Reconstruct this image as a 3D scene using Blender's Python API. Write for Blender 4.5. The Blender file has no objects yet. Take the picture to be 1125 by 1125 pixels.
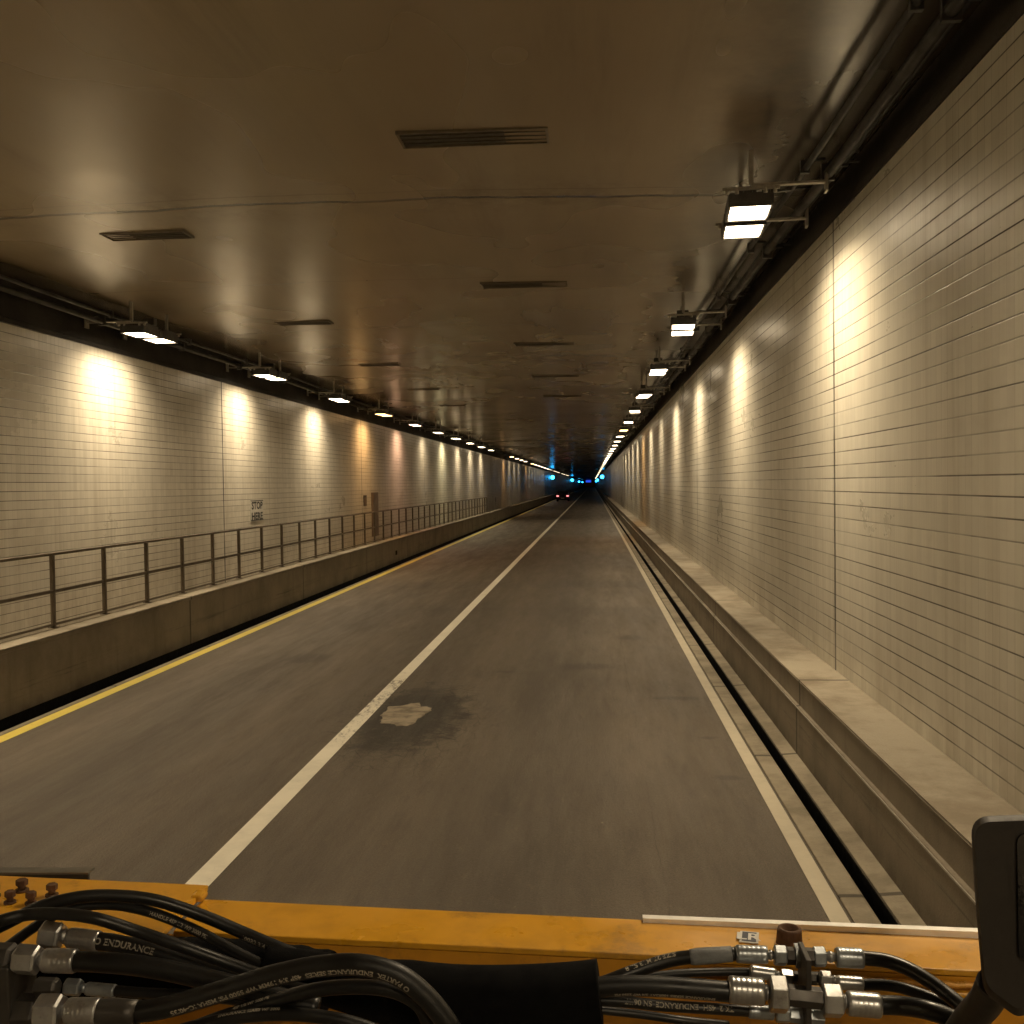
import bpy, bmesh, math, random
from mathutils import Vector, Matrix, noise as mnoise
random.seed(7)
sc = bpy.context.scene
COL = sc.collection

# ------------------------------------------------------------------ camera
F = 1150.0; VPX, VPY = 651.0, 531.5; ROLL = math.radians(.65); EYE = Vector((0, 0, 2.5))
yc = Vector((VPX-562.5, -(VPY-562.5), -F)).normalized()
u = Vector((-math.sin(ROLL), math.cos(ROLL), 0)); zc = (u - yc*u.dot(yc)).normalized()
xc = yc.cross(zc)
M3 = Matrix((xc, yc, zc))
cam_d = bpy.data.cameras.new('camera'); cam = bpy.data.objects.new('camera', cam_d); COL.objects.link(cam)
cam.matrix_world = Matrix.Translation(EYE) @ M3.to_4x4()
cam_d.sensor_width = 36; cam_d.lens = F/1125*36; cam_d.clip_start = .05; cam_d.clip_end = 3000
sc.camera = cam

def at(px, py, Y):            # a point Y metres ahead of the eye, seen at that place of the photograph
    d = M3 @ Vector((px-562.5, -(py-562.5), -F))
    return EYE + d*(Y/d.y)

# ------------------------------------------------------------------ helpers
def tag(o, label=None, cat=None, group=None, kind=None):
    if label: o['label'] = label
    if cat: o['category'] = cat
    if group: o['group'] = group
    if kind: o['kind'] = kind
    return o

def empty(name, loc=(0, 0, 0), **k):
    o = bpy.data.objects.new(name, None); COL.objects.link(o); o.location = loc; o.empty_display_size = .1
    return tag(o, **k)

class MB:
    def __init__(s): s.v = []; s.f = []; s.m = []; s.sm = []
    def add(s, vs, fs, m=0, smooth=False):
        n = len(s.v); s.v += [tuple(v) for v in vs]
        for f in fs: s.f.append([i+n for i in f]); s.m.append(m); s.sm.append(smooth)
        return s
    def box(s, x0, x1, y0, y1, z0, z1, m=0):
        vs = [(x, y, z) for z in (z0, z1) for y in (y0, y1) for x in (x0, x1)]
        return s.add(vs, [(0, 2, 3, 1), (4, 5, 7, 6), (0, 1, 5, 4), (2, 6, 7, 3), (0, 4, 6, 2), (1, 3, 7, 5)], m)
    def obox(s, c, ax, ay, az, hx, hy, hz, m=0):
        c = Vector(c); vs = [c+ax*(i*hx)+ay*(j*hy)+az*(k*hz) for k in (-1, 1) for j in (-1, 1) for i in (-1, 1)]
        return s.add(vs, [(0, 2, 3, 1), (4, 5, 7, 6), (0, 1, 5, 4), (2, 6, 7, 3), (0, 4, 6, 2), (1, 3, 7, 5)], m)
    def prism(s, prof, y0, y1, m=0, ys=None):      # closed profile (x,z) run along y
        ys = ys or [y0, y1]; n = len(prof); vs = []
        for y in ys: vs += [(x, y, z) for x, z in prof]
        fs = []
        for k in range(len(ys)-1):
            for i in range(n):
                j = (i+1) % n; fs.append((k*n+i, k*n+j, (k+1)*n+j, (k+1)*n+i))
        fs.append(tuple(range(n))); fs.append(tuple((len(ys)-1)*n+i for i in reversed(range(n))))
        return s.add(vs, fs, m)
    def tube(s, pts, r, seg=16, m=0, cap=True, rf=None):
        pts = [Vector(p) for p in pts]; fr = frames(pts); vs = []
        for i, (p, (t, a, b)) in enumerate(zip(pts, fr)):
            rr = r if rf is None else rf(i)
            vs += [p + (a*math.cos(q) + b*math.sin(q))*rr for q in [2*math.pi*k/seg for k in range(seg)]]
        fs = [(i*seg+k, i*seg+(k+1) % seg, (i+1)*seg+(k+1) % seg, (i+1)*seg+k) for i in range(len(pts)-1) for k in range(seg)]
        s.add(vs, fs, m, True)
        if cap:
            n = len(s.v)-len(vs)
            s.f.append([n+k for k in reversed(range(seg))]); s.m.append(m); s.sm.append(False)
            s.f.append([n+(len(pts)-1)*seg+k for k in range(seg)]); s.m.append(m); s.sm.append(False)
        return s
    def lathe(s, A, D, prof, seg=24, m=0, smooth=True, rot=0):     # prof: [(t, r)] along unit axis D from A
        D = Vector(D).normalized(); A = Vector(A)
        a = D.cross(Vector((0, 0, 1)));  a = a.normalized() if a.length > .01 else Vector((1, 0, 0)); b = D.cross(a)
        vs = []
        for t, r in prof: vs += [A + D*t + (a*math.cos(q)+b*math.sin(q))*r for q in [rot+2*math.pi*k/seg for k in range(seg)]]
        n = len(prof)
        fs = [(i*seg+k, i*seg+(k+1) % seg, (i+1)*seg+(k+1) % seg, (i+1)*seg+k) for i in range(n-1) for k in range(seg)]
        s.add(vs, fs, m, smooth)
        base = len(s.v)-len(vs)
        for ring, rev in ((0, True), (n-1, False)):
            ids = [base+ring*seg+k for k in range(seg)]
            s.f.append(ids[::-1] if rev else ids); s.m.append(m); s.sm.append(False)
        return s
    def mesh(s, name, mats, off=Vector((0, 0, 0)), bevel=0):
        me = bpy.data.meshes.new(name)
        me.from_pydata([(v[0]-off[0], v[1]-off[1], v[2]-off[2]) for v in s.v], [], s.f)
        for p, m, sm in zip(me.polygons, s.m, s.sm): p.material_index = m; p.use_smooth = sm
        for m in (mats if isinstance(mats, (list, tuple)) else [mats]): me.materials.append(m)
        bm = bmesh.new(); bm.from_mesh(me); bmesh.ops.recalc_face_normals(bm, faces=bm.faces); bm.to_mesh(me); bm.free()
        me.update(); return me
    def build(s, name, mats, parent=None, bevel=0, **k):
        off = parent.matrix_basis.translation if parent else Vector((0, 0, 0))
        if parent and parent.parent: off = off + parent.parent.matrix_basis.translation
        o = bpy.data.objects.new(name, s.mesh(name, mats, off)); COL.objects.link(o)
        if parent: o.parent = parent
        if bevel:
            b = o.modifiers.new('bevel', 'BEVEL'); b.width = bevel; b.segments = 2; b.limit_method = 'ANGLE'; b.angle_limit = math.radians(40)
        return tag(o, **k)

def frames(pts):
    n = len(pts); T = [((pts[min(i+1, n-1)]-pts[max(i-1, 0)])).normalized() for i in range(n)]
    ref = Vector((0, 0, 1)) if abs(T[0].z) < .9 else Vector((1, 0, 0))
    a = (ref - T[0]*ref.dot(T[0])).normalized(); out = []
    for t in T:
        a = (a - t*a.dot(t)).normalized(); out.append((t, a, t.cross(a)))
    return out

def spline(P, step=10):
    P = [Vector(p) for p in P]; Q = [P[0]*2-P[1]] + P + [P[-1]*2-P[-2]]; out = []
    for i in range(1, len(Q)-2):
        p0, p1, p2, p3 = Q[i-1:i+3]
        for k in range(step):
            t = k/step
            out.append(.5*((2*p1)+(p2-p0)*t+(2*p0-5*p1+4*p2-p3)*t*t+(3*p1-p0-3*p2+p3)*t**3))
    return out+[P[-1]]

# ------------------------------------------------------------------ materials
class N:
    def __init__(s, name):
        s.mat = bpy.data.materials.new(name); s.mat.use_nodes = True; s.t = s.mat.node_tree; s.t.nodes.clear()
        s.out = s.t.nodes.new('ShaderNodeOutputMaterial'); s.b = s.t.nodes.new('ShaderNodeBsdfPrincipled')
        s.t.links.new(s.b.outputs[0], s.out.inputs[0]); s._co = None
    def n(s, typ, **k):
        nd = s.t.nodes.new(typ)
        for a, v in k.items(): setattr(nd, a, v)
        return nd
    def put(s, sock, v):
        if isinstance(v, bpy.types.NodeSocket): s.t.links.new(v, sock)
        elif isinstance(v, (tuple, list)) and len(v) == 3 and sock.type == 'RGBA': sock.default_value = (*v, 1)
        else: sock.default_value = v
    def math(s, op, a, b=None, c=None, clamp=False):
        nd = s.n('ShaderNodeMath', operation=op, use_clamp=clamp); s.put(nd.inputs[0], a)
        if b is not None: s.put(nd.inputs[1], b)
        if c is not None: s.put(nd.inputs[2], c)
        return nd.outputs[0]
    def co(s):
        if s._co is None: s._co = s.n('ShaderNodeTexCoord').outputs['Object']
        return s._co
    def xyz(s):
        nd = s.n('ShaderNodeSeparateXYZ'); s.put(nd.inputs[0], s.co()); return nd.outputs
    def noise(s, scale, detail=4, rough=.55, stretch=(1, 1, 1), loc=(0, 0, 0)):
        mp = s.n('ShaderNodeMapping'); s.put(mp.inputs['Vector'], s.co()); mp.inputs['Scale'].default_value = stretch; mp.inputs['Location'].default_value = loc
        nd = s.n('ShaderNodeTexNoise'); s.put(nd.inputs['Vector'], mp.outputs[0]); nd.inputs['Scale'].default_value = scale
        nd.inputs['Detail'].default_value = detail; nd.inputs['Roughness'].default_value = rough
        return nd.outputs['Fac']
    def rng(s, v, a, b, c=0, d=1):
        nd = s.n('ShaderNodeMapRange'); nd.interpolation_type = 'SMOOTHSTEP'; s.put(nd.inputs[0], v)
        for i, q in enumerate((a, b, c, d)): nd.inputs[i+1].default_value = q
        return nd.outputs[0]
    def mix(s, f, a, b, mode='MIX'):
        nd = s.n('ShaderNodeMix', data_type='RGBA', blend_type=mode); s.put(nd.inputs[0], f); s.put(nd.inputs[6], a); s.put(nd.inputs[7], b)
        return nd.outputs[2]
    def bump(s, h, strength=.3, dist=.01):
        nd = s.n('ShaderNodeBump'); s.put(nd.inputs['Height'], h); nd.inputs['Strength'].default_value = strength; nd.inputs['Distance'].default_value = dist
        s.t.links.new(nd.outputs[0], s.b.inputs['Normal'])
    def done(s, col, rough=.5, metal=0, spec=.5):
        s.put(s.b.inputs['Base Color'], col); s.put(s.b.inputs['Roughness'], rough); s.put(s.b.inputs['Metallic'], metal); s.put(s.b.inputs['Specular IOR Level'], spec)
        return s.mat

def line_mask(m, v, period, off, width):     # 1 on a line of that width repeated every period
    a = m.math('ADD', v, -off+period*1000)
    f = m.math('PINGPONG', a, period/2)      # distance to the nearest multiple of period
    return m.rng(f, width*.35, width*.65, 1, 0)

def tile_mat(name, seam_off, course_off, tone):
    m = N(name); x, y, z = m.xyz()
    h = line_mask(m, z, .122, course_off, .0095)
    v = line_mask(m, y, .108, .03, .005)
    hv = m.rng(m.noise(.9, 5, .7, (1, .35, 3.0)), .35, .62, .35, 1)
    h = m.math('MULTIPLY', h, hv)
    v = m.math('MULTIPLY', v, m.rng(m.noise(.7, 3), .35, .7, .12, .5))
    # tint of each single tile
    cz = m.math('FLOOR', m.math('DIVIDE', m.math('ADD', z, -course_off+122), .122)); cy = m.math('FLOOR', m.math('DIVIDE', m.math('ADD', y, 108-.03), .108))
    cb = m.n('ShaderNodeCombineXYZ'); m.put(cb.inputs[0], cz); m.put(cb.inputs[1], cy)
    wn = m.n('ShaderNodeTexWhiteNoise', noise_dimensions='2D'); m.put(wn.inputs['Vector'], cb.outputs[0])
    rw = m.n('ShaderNodeTexWhiteNoise', noise_dimensions='1D'); m.put(rw.inputs['W'], cz)
    col = m.mix(m.rng(wn.outputs['Value'], 0, 1, 0, .55), tone, tuple(c*.84 for c in tone))
    col = m.mix(m.rng(rw.outputs['Value'], 0, 1, 0, .35), col, tuple(c*.82 for c in tone))
    streak = m.noise(1.0, 5, .65, (1, 5.5, .22)); col = m.mix(m.rng(streak, .42, .75, 0, .38), col, (.34, .29, .21))
    dirt = m.noise(.35, 6, .7, (1, 1, 1.6)); col = m.mix(m.rng(dirt, .5, .8, 0, .5), col, (.33, .28, .2))
    spots = m.noise(14, 3, .6, (1, .5, 1)); col = m.mix(m.rng(spots, .73, .78, 0, .5), col, (.16, .12, .08))
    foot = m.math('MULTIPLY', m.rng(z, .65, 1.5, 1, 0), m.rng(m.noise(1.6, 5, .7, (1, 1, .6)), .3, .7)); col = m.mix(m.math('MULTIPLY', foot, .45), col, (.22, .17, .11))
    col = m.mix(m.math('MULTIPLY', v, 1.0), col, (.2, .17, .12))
    col = m.mix(m.math('MULTIPLY', h, .9), col, (.045, .036, .025))
    seam = line_mask(m, y, 13.0, seam_off, .06); col = m.mix(m.math('MULTIPLY', seam, m.rng(m.noise(1.2, 4, .6, (1, 1, .7)), .3, .6, .45, .95)), col, (.03, .026, .02))
    r = m.rng(dirt, .3, .75, .26, .5); r = m.math('MAXIMUM', r, m.math('MULTIPLY', h, .85))
    hh = m.math('SUBTRACT', m.math('MULTIPLY', m.noise(2.2, 3, .5, (1, 1, 1)), .5), m.math('ADD', h, v))
    tilt = m.math('MULTIPLY', wn.outputs['Value'], .06)
    m.bump(m.math('ADD', hh, tilt), .35, .004)
    return m.done(col, r, 0, .5)

def concrete(name, base, dark, rough=.8, scale=1.5, stain=.6, spec=.3, streak=None, joint=None, scuff=None):
    m = N(name)
    a = m.noise(scale, 7, .68); b = m.noise(scale*6, 5, .7, loc=(3, 1, 7)); c = m.noise(90, 2)
    col = m.mix(m.rng(a, .38, .68, 0, stain), base, dark)
    col = m.mix(m.rng(b, .55, .8, 0, .4), col, dark)
    if streak: col = m.mix(m.rng(m.noise(1, 5, .7, streak), .5, .72, 0, .55), col, dark)
    col = m.mix(m.rng(c, .3, .7, 0, .16), col, tuple(q*.5 for q in base))
    if joint:
        yy = m.xyz()[1]; jj = line_mask(m, m.math('ADD', yy, m.math('MULTIPLY', m.noise(4, 3), .03)), joint, 3.1, .05); col = m.mix(m.math('MULTIPLY', jj, .75), col, (.03, .025, .02))
    if scuff:
        zz = m.xyz()[2]; sf = m.math('MULTIPLY', m.rng(m.math('ABSOLUTE', m.math('ADD', zz, -scuff)), .0, .16, 1, 0), m.rng(m.noise(1, 6, .8, (1, .25, 12), (1, 3, 8)), .52, .66)); col = m.mix(m.math('MULTIPLY', sf, .7), col, (.035, .03, .026))
        col = m.mix(m.math('MULTIPLY', m.rng(zz, 0, .25, 1, 0), m.rng(m.noise(1.4, 6, .7, (1, 1, 1.5)), .35, .65, .2, .8)), col, (.06, .048, .036))
    m.bump(m.math('ADD', c, m.math('MULTIPLY', b, 2)), .5, .006)
    return m.done(col, rough, 0, spec)

def simple(name, col, rough=.5, metal=0, spec=.5, var=.25, scale=25, bump=.1, dirt=None):
    m = N(name); a = m.noise(scale, 5, .65)
    c = m.mix(m.rng(a, .4, .7, 0, var), col, tuple(q*.45 for q in col))
    if dirt: c = m.mix(m.rng(m.noise(scale*.6, 6, .75, loc=(5, 2, 1)), .52, .68, 0, dirt[1]), c, dirt[0])
    r = m.rng(m.noise(scale*.5, 4, .6, loc=(1, 9, 4)), .3, .7, max(rough-.1, .03), min(rough+.12, 1))
    m.bump(m.noise(scale*6, 3), bump, .001)
    return m.done(c, r, metal, spec)

def emit(name, col, s, base=(.8, .8, .8)):
    m = N(name); m.put(m.b.inputs['Emission Color'], col); m.b.inputs['Emission Strength'].default_value = s
    return m.done(base, .3)

LC = (1.0, .795, .52); PW = 116
S = 16
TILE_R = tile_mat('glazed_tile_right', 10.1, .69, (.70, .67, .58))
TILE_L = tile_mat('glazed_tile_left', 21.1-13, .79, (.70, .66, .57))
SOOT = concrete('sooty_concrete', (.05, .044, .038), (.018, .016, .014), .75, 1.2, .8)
CEIL = None
def ceiling_mat():
    m = N('painted_ceiling'); x, y, z = m.xyz()
    wob = m.math('MULTIPLY', m.math('SUBTRACT', m.noise(.8, 4, .6, (1, .05, 1)), .5), .35)
    j = line_mask(m, m.math('ADD', y, wob), 13.0, 10.55, .075)
    base = m.mix(m.rng(m.noise(.2, 3, .5), .2, .8), (.33, .27, .18), (.25, .20, .13))
    base = m.mix(m.rng(m.noise(.6, 3, .55, (1, .4, 1), (4, 4, 4)), .25, .85, 0, .45), base, (.22, .145, .085))
    base = m.mix(m.rng(m.noise(2.5, 3, .6, (1, .4, 1), (9, 1, 4)), .3, .9, 0, .2), base, (.22, .16, .10))
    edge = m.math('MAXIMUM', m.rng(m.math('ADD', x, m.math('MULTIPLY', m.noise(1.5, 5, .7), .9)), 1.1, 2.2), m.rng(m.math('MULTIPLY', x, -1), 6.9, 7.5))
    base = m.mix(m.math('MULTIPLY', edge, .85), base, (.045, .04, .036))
    j2 = line_mask(m, m.math('ADD', y, m.math('MULTIPLY', wob, .5)), 4.333, 1.6, .03); base = m.mix(m.math('MULTIPLY', j2, .3), base, (.06, .05, .035))
    run = m.math('MULTIPLY', m.rng(m.noise(1.0, 6, .75, (1.6, .12, 1), (3, 5, 0)), .45, .8), .4); base = m.mix(run, base, (.14, .105, .07))
    nj = m.math('MULTIPLY', m.rng(m.math('PINGPONG', m.math('ADD', y, 13000-10.55), 6.5), 0, .9, 1, 0), m.rng(m.noise(1.6, 6, .75), .45, .7)); base = m.mix(m.math('MULTIPLY', nj, .45), base, (.10, .075, .05))
    base = m.mix(m.math('MULTIPLY', j, .85), base, (.03, .025, .02))
    r = m.rng(m.noise(.5, 2, .5, (1, .6, 1), (2, 8, 0)), .3, .7, .19, .30)
    m.bump(m.math('SUBTRACT', m.math('MULTIPLY', m.noise(.9, 1, .4), 1.0), j), .3, .03)
    return m.done(base, r, 0, .5)
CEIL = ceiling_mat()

def road_mat():
    m = N('asphalt'); x, y, z = m.xyz()
    g = m.noise(75, 3, .75); g2 = m.noise(38, 4, .7, (1, .55, 1)); big = m.noise(.5, 6, .65, (1, .35, 1)); mid = m.noise(2.6, 6, .7, (1, .10, 1), (4, 0, 0))
    col = m.mix(m.rng(big, .35, .68), (.150, .122, .09), (.118, .097, .072))
    # wheel tracks polished paler, oil band between them, in each lane
    for cx in (-.55, -4.45):
        d = m.math('ABSOLUTE', m.math('ADD', x, -cx)); oil = m.rng(d, .15, .6, 1, 0)
        col = m.mix(m.math('MULTIPLY', oil, m.rng(mid, .35, .65, .1, .42)), col, (.06, .05, .04))
        d2 = m.math('ABSOLUTE', m.math('ADD', d, -.95)); tr = m.rng(d2, .05, .45, 1, 0)
        col = m.mix(m.math('MULTIPLY', tr, .3), col, (.21, .17, .125))
    col = m.mix(m.rng(mid, .5, .75, 0, .3), col, (.08, .066, .052))
    # transverse bands (older and newer layers)
    band = m.noise(.16, 3, .6, (.05, 1, 1), (0, 3.3, 0)); col = m.mix(m.rng(band, .52, .66, 0, .45), col, (.075, .062, .05))
    # dark crumbled place round the patch
    cb = m.n('ShaderNodeCombineXYZ'); m.put(cb.inputs[0], m.math('MULTIPLY', m.math('ADD', x, 2.0), 1.5)); m.put(cb.inputs[1], m.math('MULTIPLY', m.math('ADD', y, -11.2), .55))
    ln = m.n('ShaderNodeVectorMath', operation='LENGTH'); m.put(ln.inputs[0], cb.outputs[0])
    st = m.math('ADD', ln.outputs['Value'], m.math('MULTIPLY', m.math('SUBTRACT', m.noise(2.6, 7, .8), .5), 2.4))
    col = m.mix(m.rng(st, .6, 1.05, .93, 0), col, (.022, .019, .016))
    vo = m.n('ShaderNodeTexVoronoi', feature='DISTANCE_TO_EDGE'); mpv = m.n('ShaderNodeMapping'); m.put(mpv.inputs['Vector'], m.co()); mpv.inputs['Scale'].default_value = (1, .45, 1); m.put(vo.inputs['Vector'], mpv.outputs[0]); vo.inputs['Scale'].default_value = 7
    ck = m.math('MULTIPLY', m.rng(vo.outputs['Distance'], .0, .035, 1, 0), m.rng(st, .5, 1.9, .9, 0)); col = m.mix(ck, col, (.015, .013, .011))
    for ox, oy, wx, wy in ((-.15, 14.3, .5, .3), (.95, 12.2, .35, .15), (.6, 17.0, .25, .4), (-4.2, 15.0, .4, .5), (1.12, 8.9, .16, .1), (1.1, 10.3, .12, .08), (-1.2, 13.9, .2, .1)):
        c2 = m.n('ShaderNodeCombineXYZ'); m.put(c2.inputs[0], m.math('MULTIPLY', m.math('ADD', x, -ox), 1/wx)); m.put(c2.inputs[1], m.math('MULTIPLY', m.math('ADD', y, -oy), 1/wy))
        l2 = m.n('ShaderNodeVectorMath', operation='LENGTH'); m.put(l2.inputs[0], c2.outputs[0])
        col = m.mix(m.rng(m.math('ADD', l2.outputs['Value'], m.noise(5, 4, .7)), .9, 1.6, .55, 0), col, (.04, .033, .026))
    tj = line_mask(m, m.math('ADD', y, m.math('MULTIPLY', m.noise(1.5, 4, .7), .12)), 19.5, 6.0, .05); col = m.mix(m.math('MULTIPLY', tj, .7), col, (.04, .033, .026))
    # longitudinal crack / paving seam
    wob = m.math('MULTIPLY', m.math('SUBTRACT', m.noise(1.3, 5, .7, (.1, 1, 1)), .5), .12)
    cr = m.rng(m.math('ABSOLUTE', m.math('ADD', m.math('ADD', x, -.42), wob)), .001, .008, 1, 0)
    col = m.mix(m.math('MULTIPLY', cr, m.rng(mid, .4, .6, .0, .55)), col, (.045, .036, .027))
    sk = m.noise(5, 6, .8, (1, .18, 1), (7, 7, 1)); col = m.mix(m.rng(sk, .44, .70, 0, .5), col, (.062, .05, .037)); col = m.mix(m.rng(m.noise(9, 6, .8, (1, .3, 1), (1, 7, 1)), .55, .72, 0, .4), col, (.235, .185, .13))
    # fine speckle and pale scuffs
    col = m.mix(m.rng(g, .35, .65, 0, .55), col, (.055, .046, .036)); col = m.mix(m.rng(g2, .6, .78, 0, .5), col, (.24, .2, .145))
    sp = m.noise(7, 3, .7, (1, .6, 1), (2, 2, 2)); col = m.mix(m.rng(sp, .72, .77, 0, .6), col, (.3, .25, .18))
    m.bump(m.math('ADD', g, m.math('ADD', g2, m.math('MULTIPLY', mid, 1.5))), .9, .01)
    return m.done(col, m.rng(mid, .3, .7, .5, .72), 0, .4)
ROAD = road_mat()

def paint_mat(name, c, worn, wy=None, amt=.5):
    m = N(name); x, y, z = m.xyz()
    n1 = m.noise(20, 8, .85, (1, .35, 1)); th = m.rng(m.noise(.7, 3, .6), .3, .7, .60, .72)
    if wy is not None:
        near = m.rng(m.math('ABSOLUTE', m.math('ADD', y, -wy)), .6, 4.0, .15, 0); th = m.math('SUBTRACT', th, near)
    chip = m.math('MULTIPLY', m.math('SUBTRACT', n1, th), 14, clamp=True)
    col = m.mix(m.rng(m.noise(3, 5, .7), .4, .7, 0, .45), c, tuple(q*.7 for q in c))
    col = m.mix(m.math('MULTIPLY', chip, amt), col, worn)
    m.bump(m.noise(60, 3), .3, .003)
    return m.done(col, .6, 0, .35)
WHITE = paint_mat('white_road_paint', (.82, .78, .66), (.09, .075, .055), 12.3, .9)
YELLOW = paint_mat('yellow_road_paint', (.70, .57, .11), (.3, .22, .07), None, .6)
EDGEW = paint_mat('dusty_edge_paint', (.50, .45, .345), (.22, .18, .13), None, .85)
BARR = concrete('barrier_concrete', (.24, .205, .155), (.13, .108, .078), .75, .8, .7, .3, (1, 3, .3), 6.5, .32)
LEDGE = concrete('ledge_concrete', (.36, .32, .25), (.19, .155, .11), .8, 1.1, .9, .3, None, 6.5)
GUT = concrete('gutter_concrete', (.31, .27, .20), (.16, .135, .095), .8, 1.4, .9, .3, None, 3.25)
DARK = simple('slot_shade', (.006, .006, .006), .9, 0, .1)  # near-black colour stands for the shade inside slots and holes
PATCH = concrete('repair_patch', (.34, .29, .215), (.12, .10, .075), .8, 4.5, .9)
RAIL = simple('railing_metal', (.15, .12, .085), .5, .4, .5, .4, 6)
RAILTOP = RAIL
HOUS = simple('fixture_metal', (.12, .115, .11), .45, .7, .5, .4, 20)
BRKT = simple('galvanised_bracket', (.45, .42, .36), .45, .6, .5, .4, 20)
PIPE = simple('conduit_metal', (.04, .038, .035), .55, .3, .5, .5, 8)
LENS = {'warm': emit('lamp_glass_warm', LC, S), 'orange': emit('lamp_glass_orange', (1., .56, .22), S*.8),
        'pink': emit('lamp_glass_pink', (1., .60, .38), S*.62), 'pale': emit('lamp_glass_pale', (.95, .80, .48), S*1.15),
        'dim': emit('lamp_glass_dim', LC, S*.55), 'far': emit('lamp_glass_far', (1, .8, .5), 3.2)}
for m_ in LENS.values(): m_.cycles.emission_sampling = 'FRONT_BACK'
BLUE = emit('signal_glass_blue', (.02, .42, 1.0), 16)
SIGNW = simple('sign_white', (.62, .6, .54), .5, 0, .4, .3, 9); SIGNK = simple('sign_black', (.03, .03, .03), .5)
CAB = simple('cabinet_brown', (.15, .11, .08), .5, .1, .5, .3, 4)

# ------------------------------------------------------------------ tunnel shell
Y0, Y1 = -26.0, 1000.0
WR, WL, ZC = 2.28, -7.6, 5.3
def ysteps(): return [Y0, -10, 0, 5, 10, 20, 40, 80, 160, 320, 640, Y1]
def sheet(name, x0, x1, z, mat, **k):
    b = MB(); ys = ysteps()
    for a, c in zip(ys, ys[1:]): b.add([(x0, a, z), (x1, a, z), (x1, c, z), (x0, c, z)], [(0, 1, 2, 3)])
    return b.build(name, mat, **k)
rd = MB().prism([(-6.13, -.3), (-6.13, 0), (1.586, 0), (1.586, -.3)], 0, 0, ys=ysteps()).build('road', ROAD, kind='structure')
MB().prism([(-6.8, -.32), (-6.8, -.304), (2.3, -.304), (2.3, -.32)], 0, 0, ys=ysteps()).build('gutter_bottom', DARK, kind='structure')
MB().prism([(1.443, .002), (1.443, .012), (1.452, .016), (1.580, .016), (1.592, .006), (1.592, -.2), (1.586, -.2), (1.586, .002)], 0, 0, ys=ysteps()).build('gutter_kerb', GUT, kind='structure')
sheet('centre_line', -2.60, -2.435, .004, WHITE, kind='structure')
sheet('yellow_edge_line', -6.06, -5.90, .004, YELLOW, kind='structure')
sheet('white_edge_line', 1.315, 1.425, .004, EDGEW, kind='structure')
MB().prism([(-6.145, -.3), (-6.145, .006), (-6.14, .010), (-6.085, .010), (-6.075, .002), (-6.131, .002), (-6.131, -.3)], 0, 0, ys=ysteps()).build('drain_kerb', GUT, kind='structure')
# repair patch on the road
pb = MB(); pts = []
for k in range(80):
    a = 2*math.pi*k/80; rr = .95+.42*mnoise.noise(Vector((math.cos(a)*1.7, math.sin(a)*1.7, 3)))+.11*mnoise.noise(Vector((math.cos(a)*6, math.sin(a)*6, 8)))
    pts.append((-2.09+.255*math.cos(a)*rr, 11.35+.50*math.sin(a)*rr))
pb.add([(x, y, .006) for x, y in pts]+[(x+(x+2.09)*.05, y+(y-11.35)*.05, .0005) for x, y in pts], [tuple(range(80))]+[(i, 80+i, 80+(i+1) % 80, (i+1) % 80) for i in range(80)])
pb.build('road_patch', PATCH, kind='structure')

w = MB().prism([(WR, -.3), (WR, 4.93), (WR+.4, 4.93), (WR+.4, -.3)], 0, 0, ys=ysteps()).build('tiled_wall', TILE_R,
    label='cream glazed tile wall of the tunnel rising from the ledge on the right', cat='wall')
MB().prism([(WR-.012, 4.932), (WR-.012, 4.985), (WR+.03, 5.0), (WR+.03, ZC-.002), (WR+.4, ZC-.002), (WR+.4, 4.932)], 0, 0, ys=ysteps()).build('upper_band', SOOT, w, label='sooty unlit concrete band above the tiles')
w = MB().prism([(WL, -.3), (WL, 4.70), (WL-.4, 4.70), (WL-.4, -.3)], 0, 0, ys=ysteps()).build('tiled_wall', TILE_L,
    label='cream glazed tile wall behind the long railing on the left', cat='wall')
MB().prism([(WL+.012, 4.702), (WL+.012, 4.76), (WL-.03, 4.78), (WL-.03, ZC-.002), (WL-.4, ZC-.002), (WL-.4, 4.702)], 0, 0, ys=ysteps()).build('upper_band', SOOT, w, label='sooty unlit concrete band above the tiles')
# ceiling: very flat arch, subdivided across
cb = MB(); ys = ysteps(); nx = 16; vs = []
for y in ys:
    for i in range(nx+1):
        t = i/nx; x = WL-.4+(WR-WL+.8)*t; vs.append((x, y, ZC+.10*math.sin(math.pi*t)))
fs = [(k*(nx+1)+i, k*(nx+1)+i+1, (k+1)*(nx+1)+i+1, (k+1)*(nx+1)+i) for k in range(len(ys)-1) for i in range(nx)]
cb.add(vs, fs, 0, True)
n = len(cb.v); cb.add([(WL-.4, Y0, 5.7), (WR+.4, Y0, 5.7), (WR+.4, Y1, 5.7), (WL-.4, Y1, 5.7)], [(0, 1, 2, 3)])
cb.build('ceiling', CEIL, kind='structure')

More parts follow.
